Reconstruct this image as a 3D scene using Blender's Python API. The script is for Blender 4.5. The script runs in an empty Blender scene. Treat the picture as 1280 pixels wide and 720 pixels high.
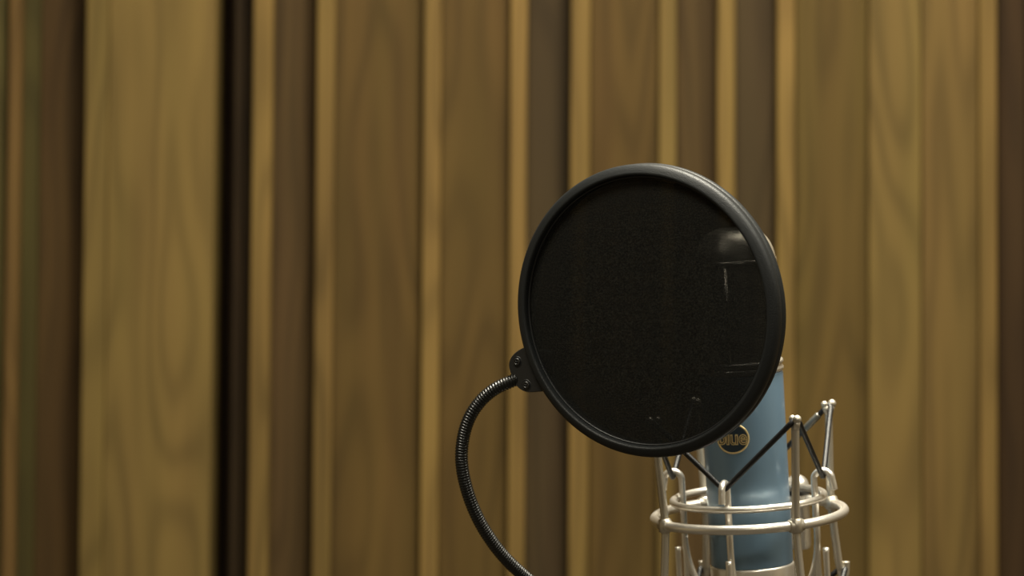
import bpy, bmesh, math, random
from mathutils import Vector, Matrix, noise
random.seed(7)
PI = math.pi
C = bpy.context.scene.collection

# ------------------------------------------------------------------ camera
F = 3630.0                                  # focal length in pixels of the 1280 wide frame
CAM = Vector((0, 0, 1.35))
RC = (Matrix.Rotation(math.radians(93.0), 3, 'X') @ Matrix.Rotation(math.radians(0.36), 3, 'Z'))
cd = bpy.data.cameras.new('camera'); cam = bpy.data.objects.new('camera', cd); C.objects.link(cam)
cam.matrix_world = Matrix.Translation(CAM) @ RC.to_4x4()
cd.sensor_width = 36.0; cd.lens = F / 1280 * 36.0
cd.clip_start = 0.05; cd.clip_end = 50
cd.dof.use_dof = True; cd.dof.focus_distance = 1.50; cd.dof.aperture_fstop = 8.5
bpy.context.scene.camera = cam

def ray(px, py):
    return (RC @ Vector(((px - 640) / F, -(py - 360) / F, -1.0)))
def P(px, py, d):                           # point seen at a pixel, at distance d along the view axis
    return CAM + ray(px, py) * d
def XW(px, Y):                              # x where the ray of column px (mid row) meets the plane y = Y
    r = ray(px, 360); return r.x * (Y / r.y)

# ------------------------------------------------------------------ materials
def new_mat(name):
    m = bpy.data.materials.new(name); m.use_nodes = True
    nt = m.node_tree; b = nt.nodes['Principled BSDF']
    return m, nt, b
def srgb(r, g, b):
    f = lambda c: ((c/255+0.055)/1.055)**2.4 if c/255 > 0.04045 else c/255/12.92
    return (f(r), f(g), f(b), 1)
def simple(name, col, rough=0.5, metal=0.0, bump=0.0, bscale=400, rvar=0.0, coat=0.0, spec=0.5):
    m, nt, b = new_mat(name)
    b.inputs['Base Color'].default_value = col
    b.inputs['Roughness'].default_value = rough
    b.inputs['Metallic'].default_value = metal
    b.inputs['Specular IOR Level'].default_value = spec
    if coat: b.inputs['Coat Weight'].default_value = coat; b.inputs['Coat Roughness'].default_value = 0.15
    tc = nt.nodes.new('ShaderNodeTexCoord')
    n = nt.nodes.new('ShaderNodeTexNoise'); n.inputs['Scale'].default_value = bscale; n.inputs['Detail'].default_value = 3
    nt.links.new(tc.outputs['Object'], n.inputs['Vector'])
    if bump:
        bp = nt.nodes.new('ShaderNodeBump'); bp.inputs['Strength'].default_value = bump; bp.inputs['Distance'].default_value = 0.0004
        nt.links.new(n.outputs['Fac'], bp.inputs['Height']); nt.links.new(bp.outputs['Normal'], b.inputs['Normal'])
    if rvar:
        mr = nt.nodes.new('ShaderNodeMapRange')
        mr.inputs['To Min'].default_value = rough - rvar; mr.inputs['To Max'].default_value = rough + rvar
        nt.links.new(n.outputs['Fac'], mr.inputs['Value']); nt.links.new(mr.outputs['Result'], b.inputs['Roughness'])
    return m

M_nickel = simple('satin_nickel', srgb(242, 237, 228), 0.32, 0.85, 0.25, 900, 0.06)
M_nickel_d = simple('brushed_nickel', srgb(205, 198, 184), 0.44, 0.85, 0.2, 900, 0.06)
M_blue = simple('blue_satin_enamel', srgb(112, 141, 166), 0.32, 0.2, 0.06, 300, 0.04, coat=0.3)
M_plastic = simple('black_textured_plastic', srgb(27, 29, 30), 0.46, 0.0, 0.5, 1800, 0.06, spec=0.28)
M_chrome = simple('polished_nickel', srgb(240, 234, 220), 0.27, 1.0)
M_plastic_s = simple('black_smooth_plastic', srgb(22, 23, 24), 0.42, 0.0, 0.25, 1500)
M_neck = simple('black_gooseneck_lacquer', srgb(14, 15, 15), 0.28, 0.0)
M_screw = simple('gunmetal_screw', srgb(70, 70, 70), 0.35, 0.9)
M_cord = simple('black_elastic_cord', srgb(20, 20, 22), 0.45, 0.0, 0.4, 2500)
M_sleeve = simple('grey_cord_sleeve', srgb(130, 128, 120), 0.3, 0.6)
M_gold = simple('gold_badge_metal', srgb(238, 214, 158), 0.35, 0.45)
M_badge = simple('dark_badge_enamel', srgb(50, 64, 78), 0.3, 0.2)
M_dark = simple('dark_rubber', srgb(38, 36, 32), 0.6)

def grille_mat():
    m, nt, b = new_mat('silver_wire_grille')
    b.inputs['Base Color'].default_value = srgb(232, 226, 210); b.inputs['Metallic'].default_value = 0.85
    b.inputs['Roughness'].default_value = 0.32
    tc = nt.nodes.new('ShaderNodeTexCoord'); mp = nt.nodes.new('ShaderNodeMapping')
    mp.inputs['Scale'].default_value = (1, 1, 1)
    ck = nt.nodes.new('ShaderNodeTexVoronoi'); ck.inputs['Scale'].default_value = 1100; ck.inputs['Randomness'].default_value = 0.15
    bp = nt.nodes.new('ShaderNodeBump'); bp.inputs['Strength'].default_value = 0.5; bp.inputs['Distance'].default_value = 0.0003
    nt.links.new(tc.outputs['Object'], mp.inputs['Vector']); nt.links.new(mp.outputs['Vector'], ck.inputs['Vector'])
    nt.links.new(ck.outputs['Distance'], bp.inputs['Height']); nt.links.new(bp.outputs['Normal'], b.inputs['Normal'])
    return m
M_grille = grille_mat()

def fabric_mat():
    m, nt, b = new_mat('black_nylon_mesh')
    N = nt.nodes; L = nt.links
    b.inputs['Base Color'].default_value = srgb(26, 26, 25); b.inputs['Roughness'].default_value = 0.7
    b.inputs['Specular IOR Level'].default_value = 0.12
    tc = N.new('ShaderNodeTexCoord'); sp = N.new('ShaderNodeSeparateXYZ'); L.new(tc.outputs['Object'], sp.inputs[0])
    wob = N.new('ShaderNodeTexNoise'); wob.inputs['Scale'].default_value = 40; L.new(tc.outputs['Object'], wob.inputs['Vector'])
    outs = []
    for ax in ('X', 'Y'):
        ad = N.new('ShaderNodeMath'); ad.operation = 'MULTIPLY_ADD'; L.new(wob.outputs['Fac'], ad.inputs[0]); ad.inputs[1].default_value = 0.0006
        L.new(sp.outputs[ax], ad.inputs[2])
        mu = N.new('ShaderNodeMath'); mu.operation = 'MULTIPLY'; L.new(ad.outputs[0], mu.inputs[0]); mu.inputs[1].default_value = 2*PI/0.00055
        s = N.new('ShaderNodeMath'); s.operation = 'SINE'; L.new(mu.outputs[0], s.inputs[0])
        g = N.new('ShaderNodeMath'); g.operation = 'MULTIPLY_ADD'; L.new(s.outputs[0], g.inputs[0]); g.inputs[1].default_value = 0.2; g.inputs[2].default_value = 0.31
        outs.append(g.outputs[0])
    hole = N.new('ShaderNodeMath'); hole.operation = 'MULTIPLY'; L.new(outs[0], hole.inputs[0]); L.new(outs[1], hole.inputs[1])
    fac = N.new('ShaderNodeMath'); fac.operation = 'MULTIPLY'; L.new(hole.outputs[0], fac.inputs[0]); fac.inputs[1].default_value = 1.0
    tr = N.new('ShaderNodeBsdfTransparent'); mx = N.new('ShaderNodeMixShader')
    L.new(fac.outputs[0], mx.inputs[0]); L.new(b.outputs[0], mx.inputs[1]); L.new(tr.outputs[0], mx.inputs[2])
    out = N['Material Output']; L.new(mx.outputs[0], out.inputs['Surface'])
    # thread bump
    n = N.new('ShaderNodeTexNoise'); n.inputs['Scale'].default_value = 1500; n.inputs['Detail'].default_value = 2
    L.new(tc.outputs['Object'], n.inputs['Vector'])
    cr = N.new('ShaderNodeValToRGB'); cr.color_ramp.elements[0].position = 0.42; cr.color_ramp.elements[1].position = 0.72
    cr.color_ramp.elements[0].color = srgb(7, 7, 6); cr.color_ramp.elements[1].color = srgb(34, 34, 30)
    L.new(n.outputs['Fac'], cr.inputs[0]); L.new(cr.outputs[0], b.inputs['Base Color'])
    return m
M_fabric = fabric_mat()

def wood_mat():
    m, nt, b = new_mat('oiled_timber')
    N = nt.nodes; L = nt.links
    b.inputs['Roughness'].default_value = 0.72; b.inputs['Specular IOR Level'].default_value = 0.10
    tc = N.new('ShaderNodeTexCoord'); at = N.new('ShaderNodeAttribute'); at.attribute_name = 'tone'
    sd = N.new('ShaderNodeAttribute'); sd.attribute_name = 'grain_seed'
    comb = N.new('ShaderNodeVectorMath'); comb.operation = 'SCALE'; L.new(sd.outputs['Color'], comb.inputs[0]); comb.inputs['Scale'].default_value = 60.0
    ad = N.new('ShaderNodeVectorMath'); ad.operation = 'ADD'; L.new(comb.outputs[0], ad.inputs[1])
    L.new(tc.outputs['Object'], ad.inputs[0])
    def mapped(sc):
        mp = N.new('ShaderNodeVectorMath'); mp.operation = 'MULTIPLY'; mp.inputs[1].default_value = sc
        L.new(ad.outputs[0], mp.inputs[0]); return mp.outputs[0]
    def noise_(v, scale, det, rough=0.5):
        n = N.new('ShaderNodeTexNoise'); n.inputs['Scale'].default_value = scale; n.inputs['Detail'].default_value = det
        n.inputs['Roughness'].default_value = rough; L.new(v, n.inputs['Vector']); return n.outputs['Fac']
    def math_(op, a, bb=None, c=None):
        q = N.new('ShaderNodeMath'); q.operation = op
        for i, v in enumerate((a, bb, c)):
            if v is None: continue
            if isinstance(v, (int, float)): q.inputs[i].default_value = v
            else: L.new(v, q.inputs[i])
        return q.outputs[0]
    fld = noise_(mapped((17, 17, 2.6)), 1.0, 1.0, 0.35)          # cathedral growth-ring field
    rings = math_('SINE', math_('MULTIPLY', fld, 50.0))
    rings = math_('MULTIPLY_ADD', rings, 0.5, 0.5)
    rings = math_('POWER', rings, 1.6)
    broad = noise_(mapped((26, 26, 2.0)), 1.0, 2.0)
    fine = noise_(mapped((260, 260, 5)), 1.0, 3.0, 0.6)
    blotch = noise_(mapped((10, 10, 4.5)), 1.0, 2.0)
    v = math_('MULTIPLY_ADD', rings, -0.24, 1.10)
    v = math_('MULTIPLY_ADD', math_('SUBTRACT', broad, 0.5), 0.9, v)
    v = math_('MULTIPLY_ADD', math_('SUBTRACT', fine, 0.5), 0.22, v)
    v = math_('MULTIPLY_ADD', math_('SUBTRACT', blotch, 0.5), 0.35, v)
    sc = N.new('ShaderNodeVectorMath'); sc.operation = 'SCALE'; L.new(at.outputs['Color'], sc.inputs[0]); L.new(v, sc.inputs['Scale'])
    hs = N.new('ShaderNodeHueSaturation'); L.new(sc.outputs[0], hs.inputs['Color'])
    hn = noise_(mapped((30, 30, 3.2)), 1.0, 1.0)
    L.new(math_('MULTIPLY_ADD', math_('SUBTRACT', hn, 0.5), 0.018, 0.5), hs.inputs['Hue'])
    L.new(hs.outputs[0], b.inputs['Base Color'])
    bp = N.new('ShaderNodeBump'); bp.inputs['Strength'].default_value = 0.15; bp.inputs['Distance'].default_value = 0.0005
    L.new(fine, bp.inputs['Height']); L.new(bp.outputs['Normal'], b.inputs['Normal'])
    return m
M_wood = wood_mat()
M_back = simple('dark_backing_board', srgb(40, 30, 20), 0.8)
M_plaster = simple('warm_plaster', srgb(150, 138, 115), 0.8, 0, 0.1, 60)
M_ceil = simple('ceiling_paint', srgb(190, 186, 172), 0.9, 0, 0.1, 60)
M_carpet = simple('dark_carpet', srgb(70, 64, 56), 0.95, 0, 0.5, 800)

# ------------------------------------------------------------------ mesh helpers
def link(name, verts, faces, mat, parent=None, smooth=True, M=None):
    me = bpy.data.meshes.new(name); me.from_pydata([tuple(v) for v in verts], [], faces)
    bm = bmesh.new(); bm.from_mesh(me); bmesh.ops.recalc_face_normals(bm, faces=bm.faces); bm.to_mesh(me); bm.free()
    if smooth:
        me.polygons.foreach_set('use_smooth', [True]*len(me.polygons))
    me.materials.append(mat)
    o = bpy.data.objects.new(name, me); C.objects.link(o)
    if parent: o.parent = parent
    if M is not None: o.matrix_local = M
    return o
class MB:
    def __init__(s): s.v = []; s.f = []
    def add(s, v, f):
        n = len(s.v); s.v += [Vector(x) for x in v]; s.f += [tuple(i+n for i in q) for q in f]
    def tube(s, pts, r, seg=16, closed=False, caps=True, round_end=False):
        pts = [Vector(p) for p in pts]; n = len(pts)
        rr = r if isinstance(r, (list, tuple)) else [r]*n
        rr = list(rr)
        if round_end and not closed:
            a = (pts[0]-pts[1]).normalized(); b = (pts[-1]-pts[-2]).normalized()
            pre = []; post = []; prr = []; por = []
            for k in (80, 60, 40, 20):
                t = math.radians(k)
                pre.append(pts[0]+a*rr[0]*math.sin(t)); prr.append(rr[0]*math.cos(t))
            for k in (20, 40, 60, 80):
                t = math.radians(k)
                post.append(pts[-1]+b*rr[-1]*math.sin(t)); por.append(rr[-1]*math.cos(t))
            pts = pre+pts+post; rr = prr+rr+por; n = len(pts)
        T = []
        for i in range(n):
            if closed: t = pts[(i+1) % n]-pts[i-1]
            else: t = pts[min(i+1, n-1)]-pts[max(i-1, 0)]
            T.append(t.normalized())
        u = T[0].orthogonal().normalized(); V = []
        for i in range(n):
            u = (u - T[i]*u.dot(T[i])).normalized(); w = T[i].cross(u)
            for k in range(seg):
                a = 2*PI*k/seg; V.append(pts[i]+(u*math.cos(a)+w*math.sin(a))*rr[i])
        Fc = []
        for i in range(n if closed else n-1):
            j = (i+1) % n; off = 0
            for k in range(seg):
                k2 = (k+1) % seg
                Fc.append((i*seg+k, i*seg+k2, j*seg+k2, j*seg+k))
        if not closed and caps:
            Fc.append(tuple(range(seg))); Fc.append(tuple((n-1)*seg+k for k in range(seg)))
        s.add(V, Fc)
    def torus(s, R, r, z=0, seg=96, sg=16):
        V = []; Fc = []
        for i in range(seg):
            a = 2*PI*i/seg
            for k in range(sg):
                b = 2*PI*k/sg
                V.append(((R+r*math.cos(b))*math.cos(a), (R+r*math.cos(b))*math.sin(a), z+r*math.sin(b)))
        for i in range(seg):
            for k in range(sg):
                Fc.append((i*sg+k, ((i+1) % seg)*sg+k, ((i+1) % seg)*sg+(k+1) % sg, i*sg+(k+1) % sg))
        s.add(V, Fc)
    def lathe(s, prof, seg=96, closed=False, center=(0, 0, 0), rot=None):
        V = []; Fc = []; n = len(prof); c = Vector(center)
        for i in range(seg):
            a = 2*PI*i/seg
            for (r, z) in prof:
                p = Vector((max(r, 1e-6)*math.cos(a), max(r, 1e-6)*math.sin(a), z))
                if rot is not None: p = rot @ p
                V.append(p+c)
        for i in range(seg):
            j = (i+1) % seg
            for k in range(n if closed else n-1):
                k2 = (k+1) % n
                Fc.append((i*n+k, j*n+k, j*n+k2, i*n+k2))
        s.add(V, Fc)
    def ball(s, c, r, seg=16, sq=1.0):
        s.lathe([(r*math.cos(math.radians(t)), r*sq*math.sin(math.radians(t))) for t in range(-90, 91, 12)], seg, center=c)
    def build(s, name, mat, parent=None, smooth=True, M=None):
        o = link(name, s.v, s.f, mat, parent, smooth, M)
        return o
def sharp(o, ang=35):
    me = o.data; bm = bmesh.new(); bm.from_mesh(me)
    bmesh.ops.remove_doubles(bm, verts=bm.verts, dist=1e-6)
    for e in bm.edges:
        if len(e.link_faces) == 2 and e.calc_face_angle(0) > math.radians(ang): e.smooth = False
    bmesh.ops.recalc_face_normals(bm, faces=bm.faces)
    bm.to_mesh(me); bm.free()
def catmull(pts, n=8, closed=False):
    pts = [Vector(p) for p in pts]; out = []; N = len(pts)
    rng = range(N) if closed else range(N-1)
    for i in rng:
        g = (lambda k: pts[k % N]) if closed else (lambda k: pts[max(0, min(N-1, k))])
        p0, p1, p2, p3 = g(i-1), g(i), g(i+1), g(i+2)
        for j in range(n):
            t = j/n
            out.append(0.5*((2*p1)+(p2-p0)*t+(2*p0-5*p1+4*p2-p3)*t*t+(3*p1-p0-3*p2+p3)*t**3))
    if not closed: out.append(pts[-1])
    return out
def thing(name, label, cat, M):
    o = bpy.data.objects.new(name, None); C.objects.link(o); o.matrix_world = M
    o.empty_display_size = 0.02
    o['label'] = label; o['category'] = cat
    return o

# ------------------------------------------------------------------ the room
def slab(name, x0, x1, y0, y1, z0, z1, mat):
    v = [(x, y, z) for x in (x0, x1) for y in (y0, y1) for z in (z0, z1)]
    f = [(0, 1, 3, 2), (4, 6, 7, 5), (0, 4, 5, 1), (2, 3, 7, 6), (0, 2, 6, 4), (1, 5, 7, 3)]
    o = link(name, v, f, mat, smooth=False); o['kind'] = 'structure'; return o
RX0, RX1, RY0, RY1, RZ = -2.4, 2.6, -2.6, 2.62, 2.75
slab('floor', RX0-.1, RX1+.1, RY0-.1, RY1+.1, -0.1, 0, M_carpet)
slab('ceiling', RX0-.1, RX1+.1, RY0-.1, RY1+.1, RZ, RZ+.1, M_ceil)
slab('wall_left', RX0-.1, RX0, RY0-.1, RY1+.1, 0, RZ, M_plaster)
slab('wall_right', RX1, RX1+.1, RY0-.1, RY1+.1, 0, RZ, M_plaster)
slab('wall_front', RX0, RX1, RY0-.1, RY0, 0, RZ, M_plaster)

# timber wall: vertical boards of differing width, depth and wood tone on a dark backing
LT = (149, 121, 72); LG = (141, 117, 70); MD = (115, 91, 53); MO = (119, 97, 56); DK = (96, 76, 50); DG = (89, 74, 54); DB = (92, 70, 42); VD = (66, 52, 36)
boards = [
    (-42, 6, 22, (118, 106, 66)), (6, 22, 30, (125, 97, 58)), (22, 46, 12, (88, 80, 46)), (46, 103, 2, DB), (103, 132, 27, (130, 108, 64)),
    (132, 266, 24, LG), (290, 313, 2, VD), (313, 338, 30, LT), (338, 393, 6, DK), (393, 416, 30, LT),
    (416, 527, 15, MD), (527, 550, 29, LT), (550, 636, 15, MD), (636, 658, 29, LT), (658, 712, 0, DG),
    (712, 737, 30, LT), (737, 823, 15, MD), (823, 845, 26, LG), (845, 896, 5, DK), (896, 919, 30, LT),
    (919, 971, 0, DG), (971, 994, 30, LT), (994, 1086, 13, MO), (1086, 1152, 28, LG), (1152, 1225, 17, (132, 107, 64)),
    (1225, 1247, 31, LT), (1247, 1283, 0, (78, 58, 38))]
YB = 2.56
V = []; Fc = []; tones = []; seeds = []
def add_board(x0, x1, yf, yb, tone):
    c = 0.0009; n = len(V)
    prof = [(x0, yb), (x0, yf+c), (x0+c, yf), (x1-c, yf), (x1, yf+c), (x1, yb)]
    for z in (0.0, RZ):
        for (x, y) in prof: V.append((x, y, z))
    sdv = (random.random(), random.random(), random.random(), 1)
    jt = random.uniform(-0.03, 0.03)
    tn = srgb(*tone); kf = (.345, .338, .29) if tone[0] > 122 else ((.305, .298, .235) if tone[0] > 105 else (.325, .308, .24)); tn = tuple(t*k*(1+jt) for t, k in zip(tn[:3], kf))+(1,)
    for i in range(6):
        j = (i+1) % 6
        Fc.append((n+i, n+j, n+6+j, n+6+i)); tones.append(tn); seeds.append(sdv)
    Fc.append(tuple(range(n, n+6))); tones.append(tn); seeds.append(sdv)
    Fc.append(tuple(range(n+6, n+12))); tones.append(tn); seeds.append(sdv)
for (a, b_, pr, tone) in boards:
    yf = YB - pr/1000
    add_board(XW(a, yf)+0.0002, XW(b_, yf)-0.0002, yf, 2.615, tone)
def fill(x, xend, sgn):
    while (xend - x)*sgn > 0.03:
        w = random.choice((0.016, 0.016, 0.036, 0.06, 0.07, 0.085)); 
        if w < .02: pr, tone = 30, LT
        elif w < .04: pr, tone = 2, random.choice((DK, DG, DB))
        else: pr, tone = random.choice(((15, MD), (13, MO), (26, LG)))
        x2 = x + sgn*w
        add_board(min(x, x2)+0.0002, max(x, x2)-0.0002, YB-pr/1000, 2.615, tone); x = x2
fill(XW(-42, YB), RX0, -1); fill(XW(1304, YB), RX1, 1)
n = len(V)
for x in (RX0, RX1):
    for y in (2.612, RY1+0.1):
        for z in (0, RZ): V.append((x, y, z))
bk = [(0, 1, 3, 2), (4, 6, 7, 5), (0, 4, 5, 1), (2, 3, 7, 6), (0, 2, 6, 4), (1, 5, 7, 3)]
for q in bk:
    Fc.append(tuple(i+n for i in q)); tones.append(srgb(46, 34, 22)); seeds.append((.5, .5, .5, 1))
me = bpy.data.meshes.new('wall_back'); me.from_pydata(V, [], Fc)
for nm, data in (('tone', tones), ('grain_seed', seeds)):
    at = me.attributes.new(nm, 'FLOAT_COLOR', 'FACE')
    for i, t in enumerate(data): at.data[i].color = t
me.materials.append(M_wood)
wall = bpy.data.objects.new('wall_back', me); C.objects.link(wall); wall['kind'] = 'structure'
bm = bmesh.new(); bm.from_mesh(me); bmesh.ops.recalc_face_normals(bm, faces=bm.faces); bm.to_mesh(me); bm.free()

# ------------------------------------------------------------------ frames of the foreground things
def view_frame(px, py, d):
    """axes at a point: X right, Y away from the viewer, Z up, square to the line of sight"""
    o = P(px, py, d); away = (o-CAM).normalized()
    right = (RC @ Vector((1, 0, 0))); right = (right-away*right.dot(away)).normalized()
    up = right.cross(away).normalized()
    return o, Matrix((right, away, up)).transposed()

# microphone and mount share one leaning axis
MO_, MR = view_frame(936.5, 642.5, 1.59)
lean = Matrix.Rotation(math.radians(-2.8), 3, 'Y')        # foot swings to the right
tip = Matrix.Rotation(math.radians(9.2), 3, 'X')         # head comes towards the lens
MM = Matrix.Translation(MO_) @ (MR @ lean @ tip).to_4x4()
def az(deg, R, z):                                        # azimuth from the lens side, positive to the right
    a = math.radians(deg); return Vector((R*math.sin(a), -R*math.cos(a), z))
mm = 0.001

# ---- microphone
mic = thing('microphone', 'pale blue cylindrical microphone with silver head behind the round black filter', 'microphone', MM)
r = 22.6*mm
b = MB(); b.lathe([(0, -27*mm), (r-0.6*mm, -27*mm), (r-0.1*mm, -26.7*mm), (r, -26.2*mm), (r, 0), (r, 40*mm), (r, 77*mm), (r-.1*mm, 77.6*mm), (r-.6*mm, 78*mm), (0, 78*mm)], 128)
o = b.build('body', M_blue, mic); sharp(o, 40)
prof = [(0, 78.2*mm), (r-.6*mm, 78.2*mm)]
for zc, br in ((80.0, 1.7), (83.7, 1.7)):
    prof += [(r+(-1.2+br*math.cos(math.radians(t)))*mm, (zc+br*math.sin(math.radians(t)))*mm) for t in range(-80, 81, 16)]
prof += [(r-.6*mm, 85.5*mm), (0, 85.5*mm)]
b = MB(); b.lathe(prof, 128)
o = b.build('collar', M_nickel, mic); sharp(o, 60)
b = MB(); R2 = 22.0*mm
prof = [(0, 85.4*mm), (R2, 85.4*mm), (R2, 100*mm), (R2, 120*mm), (R2, 138*mm)]
for k in range(1, 13):
    t = math.radians(90*k/12); prof.append((R2-15*mm+15*mm*math.cos(t), 138*mm+19*mm*math.sin(t)))
prof.append((0, 157.6*mm))
b.lathe(prof, 128); o = b.build('grille', M_grille, mic); sharp(o, 50)
# rim bands that frame the wire head
b = MB(); b.lathe([(R2-.2*mm, 136.6*mm), (R2+.5*mm, 137*mm), (R2+.6*mm, 138.5*mm), (R2+.4*mm, 140*mm), (R2-.4*mm, 140.6*mm)], 96)
b.tube([az(-15, R2+.1*mm, 85.5*mm), az(-15, R2+.1*mm, 137*mm)], 1.2*mm, 12)
b.tube([az(165, R2+.1*mm, 85.5*mm), az(165, R2+.1*mm, 137*mm)], 1.2*mm, 12)
b.build('grille_frame', M_chrome, mic)
b = MB(); b.lathe([(0, -46*mm), (r-3*mm, -46*mm), (r-.6*mm, -45*mm), (r+.1*mm, -43*mm), (r+.5*mm, -28.2*mm), (r+.3*mm, -27.4*mm), (r-.3*mm, -27*mm), (0, -27*mm)], 128)
o = b.build('base_ring', M_nickel, mic); sharp(o, 50)
# badge, wrapped on the cylinder at azimuth -17
BA = -17.5; BZ = 45.0*mm; BR = 8.0*mm
def wrap(x, z, h): return az(BA+math.degrees(x/r), r+h, BZ+z)
b = MB(); nn = 64
V2 = [wrap(0, 0, .35*mm)]; F2 = []
for ring in range(1, 7):
    for k in range(nn):
        a = 2*PI*k/nn; q = BR*ring/6; V2.append(wrap(q*math.cos(a)*1.1, q*math.sin(a), .35*mm))
for k in range(nn): F2.append((0, 1+k, 1+(k+1) % nn))
for ring in range(5):
    for k in range(nn):
        a0 = 1+ring*nn; F2.append((a0+k, a0+(k+1) % nn, a0+nn+(k+1) % nn, a0+nn+k))
n0 = len(V2)
for k in range(nn):
    a = 2*PI*k/nn; V2.append(wrap(BR*math.cos(a)*1.1, BR*math.sin(a), -.1*mm))
for k in range(nn): F2.append((1+5*nn+k, 1+5*nn+(k+1) % nn, n0+(k+1) % nn, n0+k))
badge = link('badge', V2, F2, M_badge, mic); badge['label'] = 'small oval gold-edged badge on the blue body'
b = MB(); b.tube([wrap(BR*1.1*math.cos(2*PI*k/nn), BR*math.sin(2*PI*k/nn), .35*mm) for k in range(nn)], .52*mm, 8, closed=True)
b.build('badge_rim', M_gold, badge)
# raised lettering: gold outline round a dark fill
def lettering(name, off, h, thick, mat):
    cu = bpy.data.curves.new(name, 'FONT'); cu.body = 'blue'; cu.size = 1; cu.offset = off; cu.extrude = .05
    cu.space_character = .98; cu.resolution_u = 5
    tmp = bpy.data.objects.new(name, cu); C.objects.link(tmp)
    bpy.context.view_layer.update()
    me = bpy.data.meshes.new_from_object(tmp.evaluated_get(bpy.context.evaluated_depsgraph_get()))
    bpy.data.objects.remove(tmp); bpy.data.curves.remove(cu)
    bm = bmesh.new(); bm.from_mesh(me); bmesh.ops.remove_doubles(bm, verts=bm.verts, dist=1e-5)
    bmesh.ops.subdivide_edges(bm, edges=[e for e in bm.edges if e.calc_length() > .12], cuts=2)
    bmesh.ops.triangulate(bm, faces=bm.faces)
    x0, x1, y1 = TB
    for v in bm.verts:
        x = (v.co.x-(x0+x1)/2)/(x1-x0)*15.6*mm; z = (v.co.y/y1)*7.6*mm-3.2*mm
        v.co = wrap(x, z, h+(thick if v.co.z > 0 else 0))
    bm.to_mesh(me); bm.free(); me.materials.clear(); me.materials.append(mat)
    me.name = name; o = bpy.data.objects.new(name, me); C.objects.link(o); o.parent = badge
    return o
TB = (0.05, 1.98, .73)
cu = bpy.data.curves.new('measure', 'FONT'); cu.body = 'blue'; cu.size = 1; cu.space_character = .98
tmp = bpy.data.objects.new('measure', cu); C.objects.link(tmp); bpy.context.view_layer.update()
bb = [Vector(c) for c in tmp.bound_box]; TB = (min(c.x for c in bb), max(c.x for c in bb), max(c.y for c in bb))
bpy.data.objects.remove(tmp); bpy.data.curves.remove(cu)
lettering('badge_lettering', .028, .3*mm, .5*mm, M_gold)
lettering('letter_inlay', -.022, .4*mm, .55*mm, M_plastic_s)

# ---- shock mount
mount = thing('shock_mount', 'silver wire cage shock mount with black elastic cord zigzagging around the blue microphone', 'microphone mount', MM)
RO = 51.8*mm; RI = 41.3*mm; ZI = 9*mm
b = MB(); b.torus(RO, 2.6*mm, 0, 128, 18); b.build('outer_ring', M_nickel, mount)
b = MB(); b.torus(RI, 1.95*mm, ZI, 128, 16); b.build('inner_ring', M_nickel, mount)
OAZ = (28, -61, 119, -152); IAZ = (-17, 73, -107, 163)
for a in OAZ:
    b = MB(); fl = {28: 5.2, -61: 3.4, 119: 1.8, -152: 4.5}[a]*mm; dz = -2.5*mm if a == 119 else 0
    pts = catmull([az(a, RO+fl, 53*mm+dz), az(a, RO+fl*.65, 34*mm), az(a, RO+fl*.2, 12*mm), az(a, RO+.3*mm, 0), az(a, RO+1*mm, -12*mm), az(a, RO+3.2*mm, -34*mm),
                   az(a, RO+4.2*mm, -38*mm), az(a, RO+4.6*mm, -42*mm), az(a, RO+6.0*mm, -43.2*mm), az(a, RO+7.3*mm, -40*mm), az(a, RO+7.8*mm, -34*mm)], 8)
    n = len(pts)
    b.tube(pts, 2.15*mm, 16)
    # collar where the rod is welded through the ring
    rad = (az(a, 1, 0)).normalized(); tan = Vector((0, 0, 1)).cross(rad)
    b.tube([az(a, RO+.3*mm, -4*mm), az(a, RO+.3*mm, -3.2*mm), az(a, RO+.3*mm, 3.2*mm), az(a, RO+.3*mm, 4*mm)], [2.3*mm, 3.5*mm, 3.5*mm, 2.3*mm], 18)
    b.tube([az(a, RO, 0)-tan*4.4*mm, az(a, RO, 0)-tan*4*mm, az(a, RO, 0)+tan*4*mm, az(a, RO, 0)+tan*4.4*mm], [2.7*mm, 3.3*mm, 3.3*mm, 2.7*mm], 18)
    # forked tip that pinches the cord
    for s_ in (-1, 1):
        b.tube([az(a, RO+fl, 52*mm+dz), az(a, RO+fl+1.5*s_*mm, 54.5*mm+dz), az(a, RO+fl+2.35*s_*mm, 56.5*mm+dz)], [2.1*mm, 1.8*mm, 1.9*mm], 14)
        b.ball(az(a, RO+fl+2.4*s_*mm, 57.5*mm+dz), 2.35*mm if s_ > 0 else 2.0*mm, 18)
    b.build('outer_rod', M_nickel_d, mount)
RS = RI-3.6*mm
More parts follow.
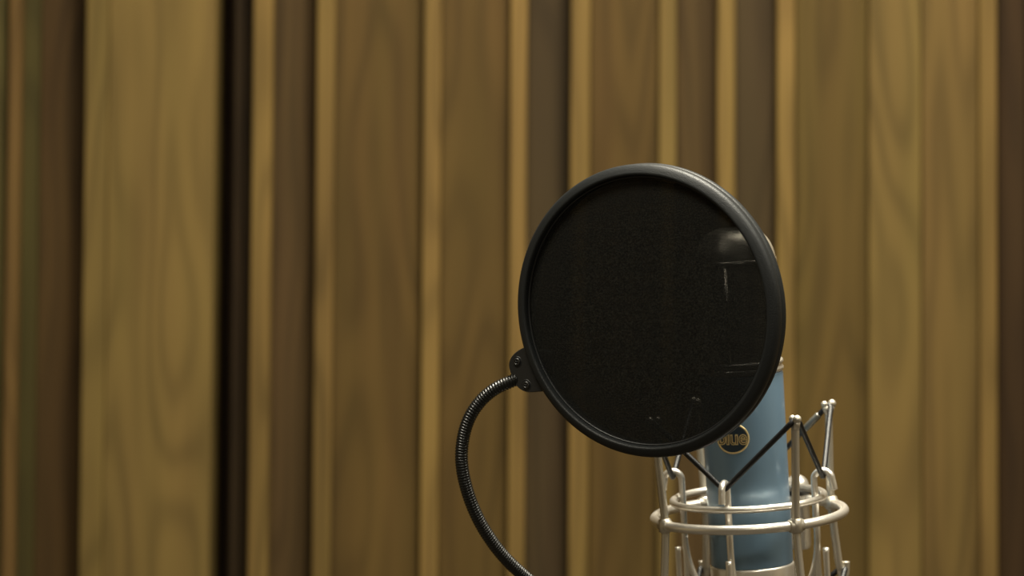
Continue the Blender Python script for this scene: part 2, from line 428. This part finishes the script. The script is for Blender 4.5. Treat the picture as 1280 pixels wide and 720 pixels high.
for a in IAZ:
    b = MB()
    hook = [az(a, RS+11*mm, 13.3*mm), az(a, RS+10.6*mm, 16.3*mm)]
    for k in range(0, 181, 20):
        t = math.radians(k); hook.append(az(a, RS+5*mm+5*mm*math.cos(t), 19.2*mm+4.6*mm*math.sin(t)))
    hook += [az(a, RS, 14*mm), az(a, RS, 0), az(a, RS, -16*mm), az(a, RS-2*mm, -28*mm), az(a, RS-6*mm, -38*mm), az(a, RS-12*mm, -47*mm), az(a, RS-14.5*mm, -51*mm), az(a, RS-20*mm, -52*mm)]
    b.tube(catmull(hook, 5), 1.85*mm, 14)
    low = [az(a, RS, -12*mm), az(a, RS-.2*mm, -26*mm), az(a, RS, -42*mm), az(a, RS, -64*mm), az(a, RS+.6*mm, -67.5*mm), az(a, RS+2.2*mm, -69*mm), az(a, RS+4*mm, -67.5*mm), az(a, RS+4.5*mm, -62*mm), az(a, RS+4.5*mm, -40*mm), az(a, RS+4.5*mm, -18.5*mm)]
    b.tube(catmull(low, 6), 1.75*mm, 14)
    b.tube([az(a, RS-.2*mm, ZI), az(a, RI, ZI)], 1.6*mm, 12)
    b.build('hook_rod', M_nickel, mount)
b = MB(); b.lathe([(0, -55*mm), (21*mm, -55*mm), (22.5*mm, -54*mm), (22.5*mm, -48*mm), (21*mm, -46.8*mm), (0, -46.8*mm)], 64)
o = b.build('base_cup', M_nickel_d, mount); sharp(o, 40)
# elastic cords: tips up at the outer rods, down under the inner hooks
seq = [(28, 'o'), (73, 'i'), (119, 'o'), (163, 'i'), (-152, 'o'), (-107, 'i'), (-61, 'o'), (-17, 'i')]
def cord_path(top):
    P_ = []
    for a, t in seq:
        if top:
            R, z = (RO+{28: 5.2, -61: 3.4, 119: 1.8, -152: 4.5}[a]*mm, 57.2*mm-(2.5*mm if a == 119 else 0)) if t == 'o' else (RS+5.0*mm, 20.6*mm)
            dz = -1.2*mm if t == 'o' else 1.2*mm
        else:
            R, z = (RO+5.6*mm, -39.4*mm) if t == 'o' else (RS+2.4*mm, -65.6*mm)
            dz = 1.2*mm if t == 'o' else -.2*mm
        c = az(a, R, z); tan = Vector((math.cos(math.radians(a)), math.sin(math.radians(a)), 0))
        P_ += [c - tan*2.4*mm + Vector((0, 0, dz*1.4)), c, c + tan*2.4*mm + Vector((0, 0, dz*1.4))]
    return P_
def round_path(pts):
    out = []; n = len(pts)
    for i in range(n):                       # straight runs, rounded turns
        p, q = pts[i], pts[(i+1) % n]
        if i % 3 == 2:
            for t in (0, .1, .3, .5, .7, .9): out.append(p.lerp(q, t))
        else:
            a_ = pts[i-1]; out.append(p)
    return out
for top in (True, False):
    b = MB(); pts = catmull(round_path(cord_path(top)), 4, closed=True)
    b.tube(pts, 1.5*mm, 14, closed=True)
    b.build('elastic_cord', M_cord, mount)
cp = cord_path(True); p, q = cp[8], cp[9]
b = MB(); b.tube([p.lerp(q, .13), p.lerp(q, .15), p.lerp(q, .40), p.lerp(q, .42)], [1.6*mm, 1.95*mm, 1.95*mm, 1.6*mm], 16)
b.build('cord_sleeve', M_sleeve, mount)
# swivel at the back of the outer ring
c = az(148, RO+.4*mm, 0)
b = MB(); b.lathe([(0, 5.6*mm)]+[(6.4*mm, 5.6*mm), (6.8*mm, 6.2*mm)]+[(6.8*mm*math.cos(math.radians(t)), 6.4*mm+7.6*mm*math.sin(math.radians(t))) for t in range(10, 91, 10)], 40, center=c)
o = b.build('swivel_cap', M_nickel, mount); sharp(o, 50)
b = MB(); b.lathe([(0, 3.0*mm), (7.3*mm, 3.0*mm), (7.5*mm, 3.4*mm), (7.5*mm, 5.2*mm), (7.3*mm, 5.6*mm), (0, 5.6*mm)], 40, center=c)
o = b.build('swivel_washer', M_dark, mount); sharp(o, 40)
b = MB(); b.lathe([(0, 3.0*mm), (6.3*mm, 3.0*mm), (6.8*mm, 2.4*mm), (6.8*mm, -1*mm), (6.2*mm, -3*mm), (6.2*mm, -26*mm), (5.4*mm, -28*mm), (0, -28.4*mm)], 40, center=c)
o = b.build('swivel_joint', M_nickel, mount); sharp(o, 50)

# ---- stand that carries the mount (only its slim neck comes near the frame)
top = MM @ (c+Vector((-1.0*mm, 0, -28.4*mm))); low = MM @ (c+Vector((-3*mm, 0, -52*mm)))
SX, SY = low.x, low.y
stand = thing('microphone_stand', 'slim silver microphone stand under the swivel at the back of the shock mount', 'stand', Matrix.Translation((SX, SY, 0)))
org = Vector((SX, SY, 0))
b = MB(); b.tube([top-org, low-org, Vector((0, 0, low.z-.02))], 2.3*mm, 16); b.build('neck', M_nickel_d, stand)
b = MB(); b.tube([Vector((0, 0, 0.018)), Vector((0, 0, low.z-.019))], 9*mm, 24); o = b.build('pole', M_nickel_d, stand); sharp(o)
b = MB(); b.lathe([(0, 0), (.145, 0), (.15, .004), (.15, .012), (.14, .018), (.02, .022), (.014, .03), (0, .03)], 64); o = b.build('base_plate', M_plastic_s, stand); sharp(o)

# ------------------------------------------------------------------ pop filter
FO, FR = view_frame(807, 389, 1.50)
# disc normal (local z) turned to the left of the lens and a little down
yaw, pit = math.radians(-28.0), math.radians(-5.5)
nrm = FR @ Vector((math.sin(yaw)*math.cos(pit), -math.cos(yaw)*math.cos(pit), math.sin(pit)))
nrm.normalize()
upv = (FR @ Vector((0, 0, 1))); upv = (upv-nrm*upv.dot(nrm)).normalized()
rgt = upv.cross(nrm).normalized()
FM = Matrix.Translation(FO) @ Matrix((rgt, upv, nrm)).transposed().to_4x4()
pop = thing('pop_filter', 'round black mesh pop filter on a black gooseneck in front of the microphone', 'pop filter', FM)
RF = 76.2*mm
# rim: front face flat with softened corners, an inner lip, a seam line round the side
prof = [(70.0, -.6), (70.1, 1.6), (70.4, 2.8), (70.9, 3.5), (71.5, 3.7), (72.1, 3.5), (73.8, 2.8), (75.0, 2.1), (75.9, 1.1), (76.2, -.3), (76.2, -3.0), (75.9, -3.3), (75.9, -3.7), (76.2, -4.0),
        (76.2, -7.4), (75.8, -8.6), (74.8, -9.2), (71.4, -9.3), (70.2, -9.0), (69.6, -8.2), (69.4, -7.0), (69.4, -3)]
b = MB(); b.lathe([(x*mm, z*mm) for x, z in prof], 160, closed=True)
o = b.build('rim', M_plastic, pop); sharp(o, 60)
# inner hoop that clamps the fabric
b = MB(); b.lathe([(x*mm, z*mm) for x, z in [(70.3, -.2), (70.1, .3), (69.7, .6), (69.3, .4), (69.1, -.2), (69.1, -1.3), (70.3, -1.3)]], 160, closed=True)
b.build('inner_hoop', M_plastic_s, pop)
def disc(z, R, bulge):
    V = [(0, 0, z+bulge)]; Fc = []; nr, na = 10, 96
    for i in range(1, nr+1):
        for k in range(na):
            a = 2*PI*k/na; q = i/nr; V.append((R*q*math.cos(a), R*q*math.sin(a), z+bulge*(1-q*q)))
    for k in range(na): Fc.append((0, 1+k, 1+(k+1) % na))
    for i in range(nr-1):
        for k in range(na):
            s0 = 1+i*na; Fc.append((s0+k, s0+(k+1) % na, s0+na+(k+1) % na, s0+na+k))
    return V, Fc
v, f = disc(-.8*mm, 69.8*mm, .6*mm); fr_ = link('mesh_screen', v, f, M_fabric, pop)
v, f = disc(0, 69.8*mm, -.4*mm)
bk_ = link('mesh_screen', v, f, M_fabric, pop, M=Matrix.Translation((0, 0, -6.6*mm)) @ Matrix.Rotation(math.radians(3.0), 4, 'Z'))
# bracket at the lower left of the rim
def on_plane(px, py, h=0):                              # pixel -> local point in the disc plane
    inv = FM.inverted(); c0 = inv @ CAM; d0 = inv.to_3x3() @ ray(px, py)
    t = (h-c0.z)/d0.z; return c0+d0*t
inner = [(672, 425), (653, 437)]
outl = [(690, 440), (655, 434), (646, 439), (639, 446), (636, 455), (637.5, 464), (641, 474), (646, 483), (652, 488), (660, 490.5), (672, 490), (684, 489)]
h1 = -1.2*mm; h0 = -6.2*mm
pts = [on_plane(x, y, h1) for x, y in outl]
pts2 = catmull(pts[1:-1], 6); pts2 = [pts[0]]+pts2+[pts[-1]]
n = len(pts2); V = []; cen = sum(pts2, Vector())/n
for (hh, sc) in ((h0, .97), (h0+.6*mm, 1), (h1-.6*mm, 1), (h1, .965)):
    for p_ in pts2: q = cen+(p_-cen)*sc; V.append((q.x, q.y, hh))
Fc = [tuple(range(n)), tuple(3*n+k for k in range(n))]
for l in range(3):
    for k in range(n): Fc.append((l*n+k, l*n+(k+1) % n, (l+1)*n+(k+1) % n, (l+1)*n+k))
o = link('bracket', V, Fc, M_plastic_s, pop); sharp(o, 50); brk = o
for (x, y) in ((646.3, 452.3), (657.8, 481.3)):
    c0 = on_plane(x, y, h1)
    b = MB(); b.lathe([(3.1*mm, -.3*mm), (3.0*mm, .15*mm), (2.5*mm, .1*mm), (2.35*mm, -.1*mm)], 28, center=c0)
    b.build('screw_recess', M_plastic_s, brk)
    b = MB(); b.lathe([(2.2*mm, -.3*mm), (2.15*mm, .5*mm), (1.8*mm, .85*mm), (1.1*mm, 1.0*mm), (1.0*mm, .5*mm), (0, .5*mm)], 28, center=c0)
    for k in (0, 1):
        t = k*PI/2+.5; d_ = Vector((math.cos(t), math.sin(t), 0))*1.0*mm
        b.tube([c0-d_+Vector((0, 0, .75*mm)), c0+d_+Vector((0, 0, .75*mm))], .16*mm, 6)
    b.build('screw', M_screw, brk)
# gooseneck: ribbed steel hose curving down and round to the stand
inv = FM.inverted()
d0 = (inv.inverted() @ on_plane(645, 470, -3.7*mm)-CAM).dot(RC @ Vector((0, 0, -1)))
path = [(650, 472, 0), (637, 477.5, 0), (619, 486, 1), (602, 500, 3), (588, 520, 5), (579.5, 545, 8), (577, 575, 11), (582, 606, 15), (593, 638, 20), (609, 668, 26), (631, 697, 33), (660, 724, 42), (705, 758, 55), (770, 800, 70), (850, 842, 84), (930, 870, 92)]
gp = [P(x, y, d0+dd*mm) for x, y, dd in path]
clampz = gp[-1].z
# finish on the pole
gp.append(Vector((SX-.030, SY+.0, clampz-.012)));
gp = catmull(gp, 24)
# resample evenly
step = 0.00019*1.0
cum = [0]
for i in range(1, len(gp)): cum.append(cum[-1]+(gp[i]-gp[i-1]).length)
tot = cum[-1]; N_ = int(tot/step); rs = []; j = 0
for i in range(N_+1):
    s_ = tot*i/N_
    while j < len(cum)-2 and cum[j+1] < s_: j += 1
    t = (s_-cum[j])/max(1e-9, cum[j+1]-cum[j]); rs.append((gp[j].lerp(gp[j+1], t), s_))
pitch = 1.52*mm
rad = [3.05*mm+.55*mm*abs(math.sin(PI*s_/pitch))**.8 for _, s_ in rs]
b = MB(); b.tube([inv @ p_ for p_, _ in rs], rad, 18)
neck = b.build('gooseneck', M_neck, pop)
# clamp on the stand pole
cl = Vector((SX, SY, clampz-.012))
b = MB(); b.lathe([(9.2*mm, -12*mm), (17*mm, -12*mm), (18*mm, -11*mm), (18*mm, 11*mm), (17*mm, 12*mm), (9.2*mm, 12*mm)], 40, closed=True)
b.tube([(-.034, 0, 0), (-.030, 0, 0), (-.012, 0, 0)], [6*mm, 7*mm, 7*mm], 20)
v = [inv @ (cl+x) for x in b.v]; o = link('clamp', v, b.f, M_plastic_s, pop); sharp(o, 40)
b = MB(); b.tube([(.016, 0, 0), (.030, 0, 0)], 3*mm, 12); b.lathe([(0, 0), (11*mm, 0), (12*mm, 2*mm), (12*mm, 8*mm), (10*mm, 10*mm), (0, 10*mm)], 24, center=(.028, 0, 0), rot=Matrix.Rotation(PI/2, 3, 'Y'))
v = [inv @ (cl+x) for x in b.v]; o = link('clamp_knob', v, b.f, M_plastic_s, pop); sharp(o, 40)

# ------------------------------------------------------------------ light
def area(name, loc, target, size, sy, power, col):
    l = bpy.data.lights.new(name, 'AREA'); l.shape = 'RECTANGLE'; l.size = size; l.size_y = sy; l.energy = power; l.color = col
    o = bpy.data.objects.new(name, l); C.objects.link(o); o.location = loc
    o.rotation_euler = (Vector(target)-Vector(loc)).to_track_quat('-Z', 'Y').to_euler(); return o
warm = (1.0, .94, .78)
area('ceiling_lamp_front', (-0.55, 0.75, 2.70), (-0.45, 1.0, 0), .6, .5, 30, warm)
area('ceiling_lamp_side', (1.2, 1.1, 2.70), (1.2, 1.2, 0), .6, .6, 24, warm)
area('ceiling_lamp_over', (0.25, 1.6, 2.70), (0.22, 1.5, 0), .4, .4, 70, warm)
area('ceiling_lamp_rear', (0.5, -1.0, 2.70), (0.5, -1.0, 0), .9, .6, 26, warm)
w = bpy.data.worlds.new('world'); bpy.context.scene.world = w; w.use_nodes = True
w.node_tree.nodes['Background'].inputs[0].default_value = (.5, .45, .36, 1); w.node_tree.nodes['Background'].inputs[1].default_value = .2
vs = bpy.context.scene.view_settings
vs.view_transform = 'Standard'; vs.look = 'None'; vs.gamma = 1; vs.use_curve_mapping = False; vs.exposure = 0.0
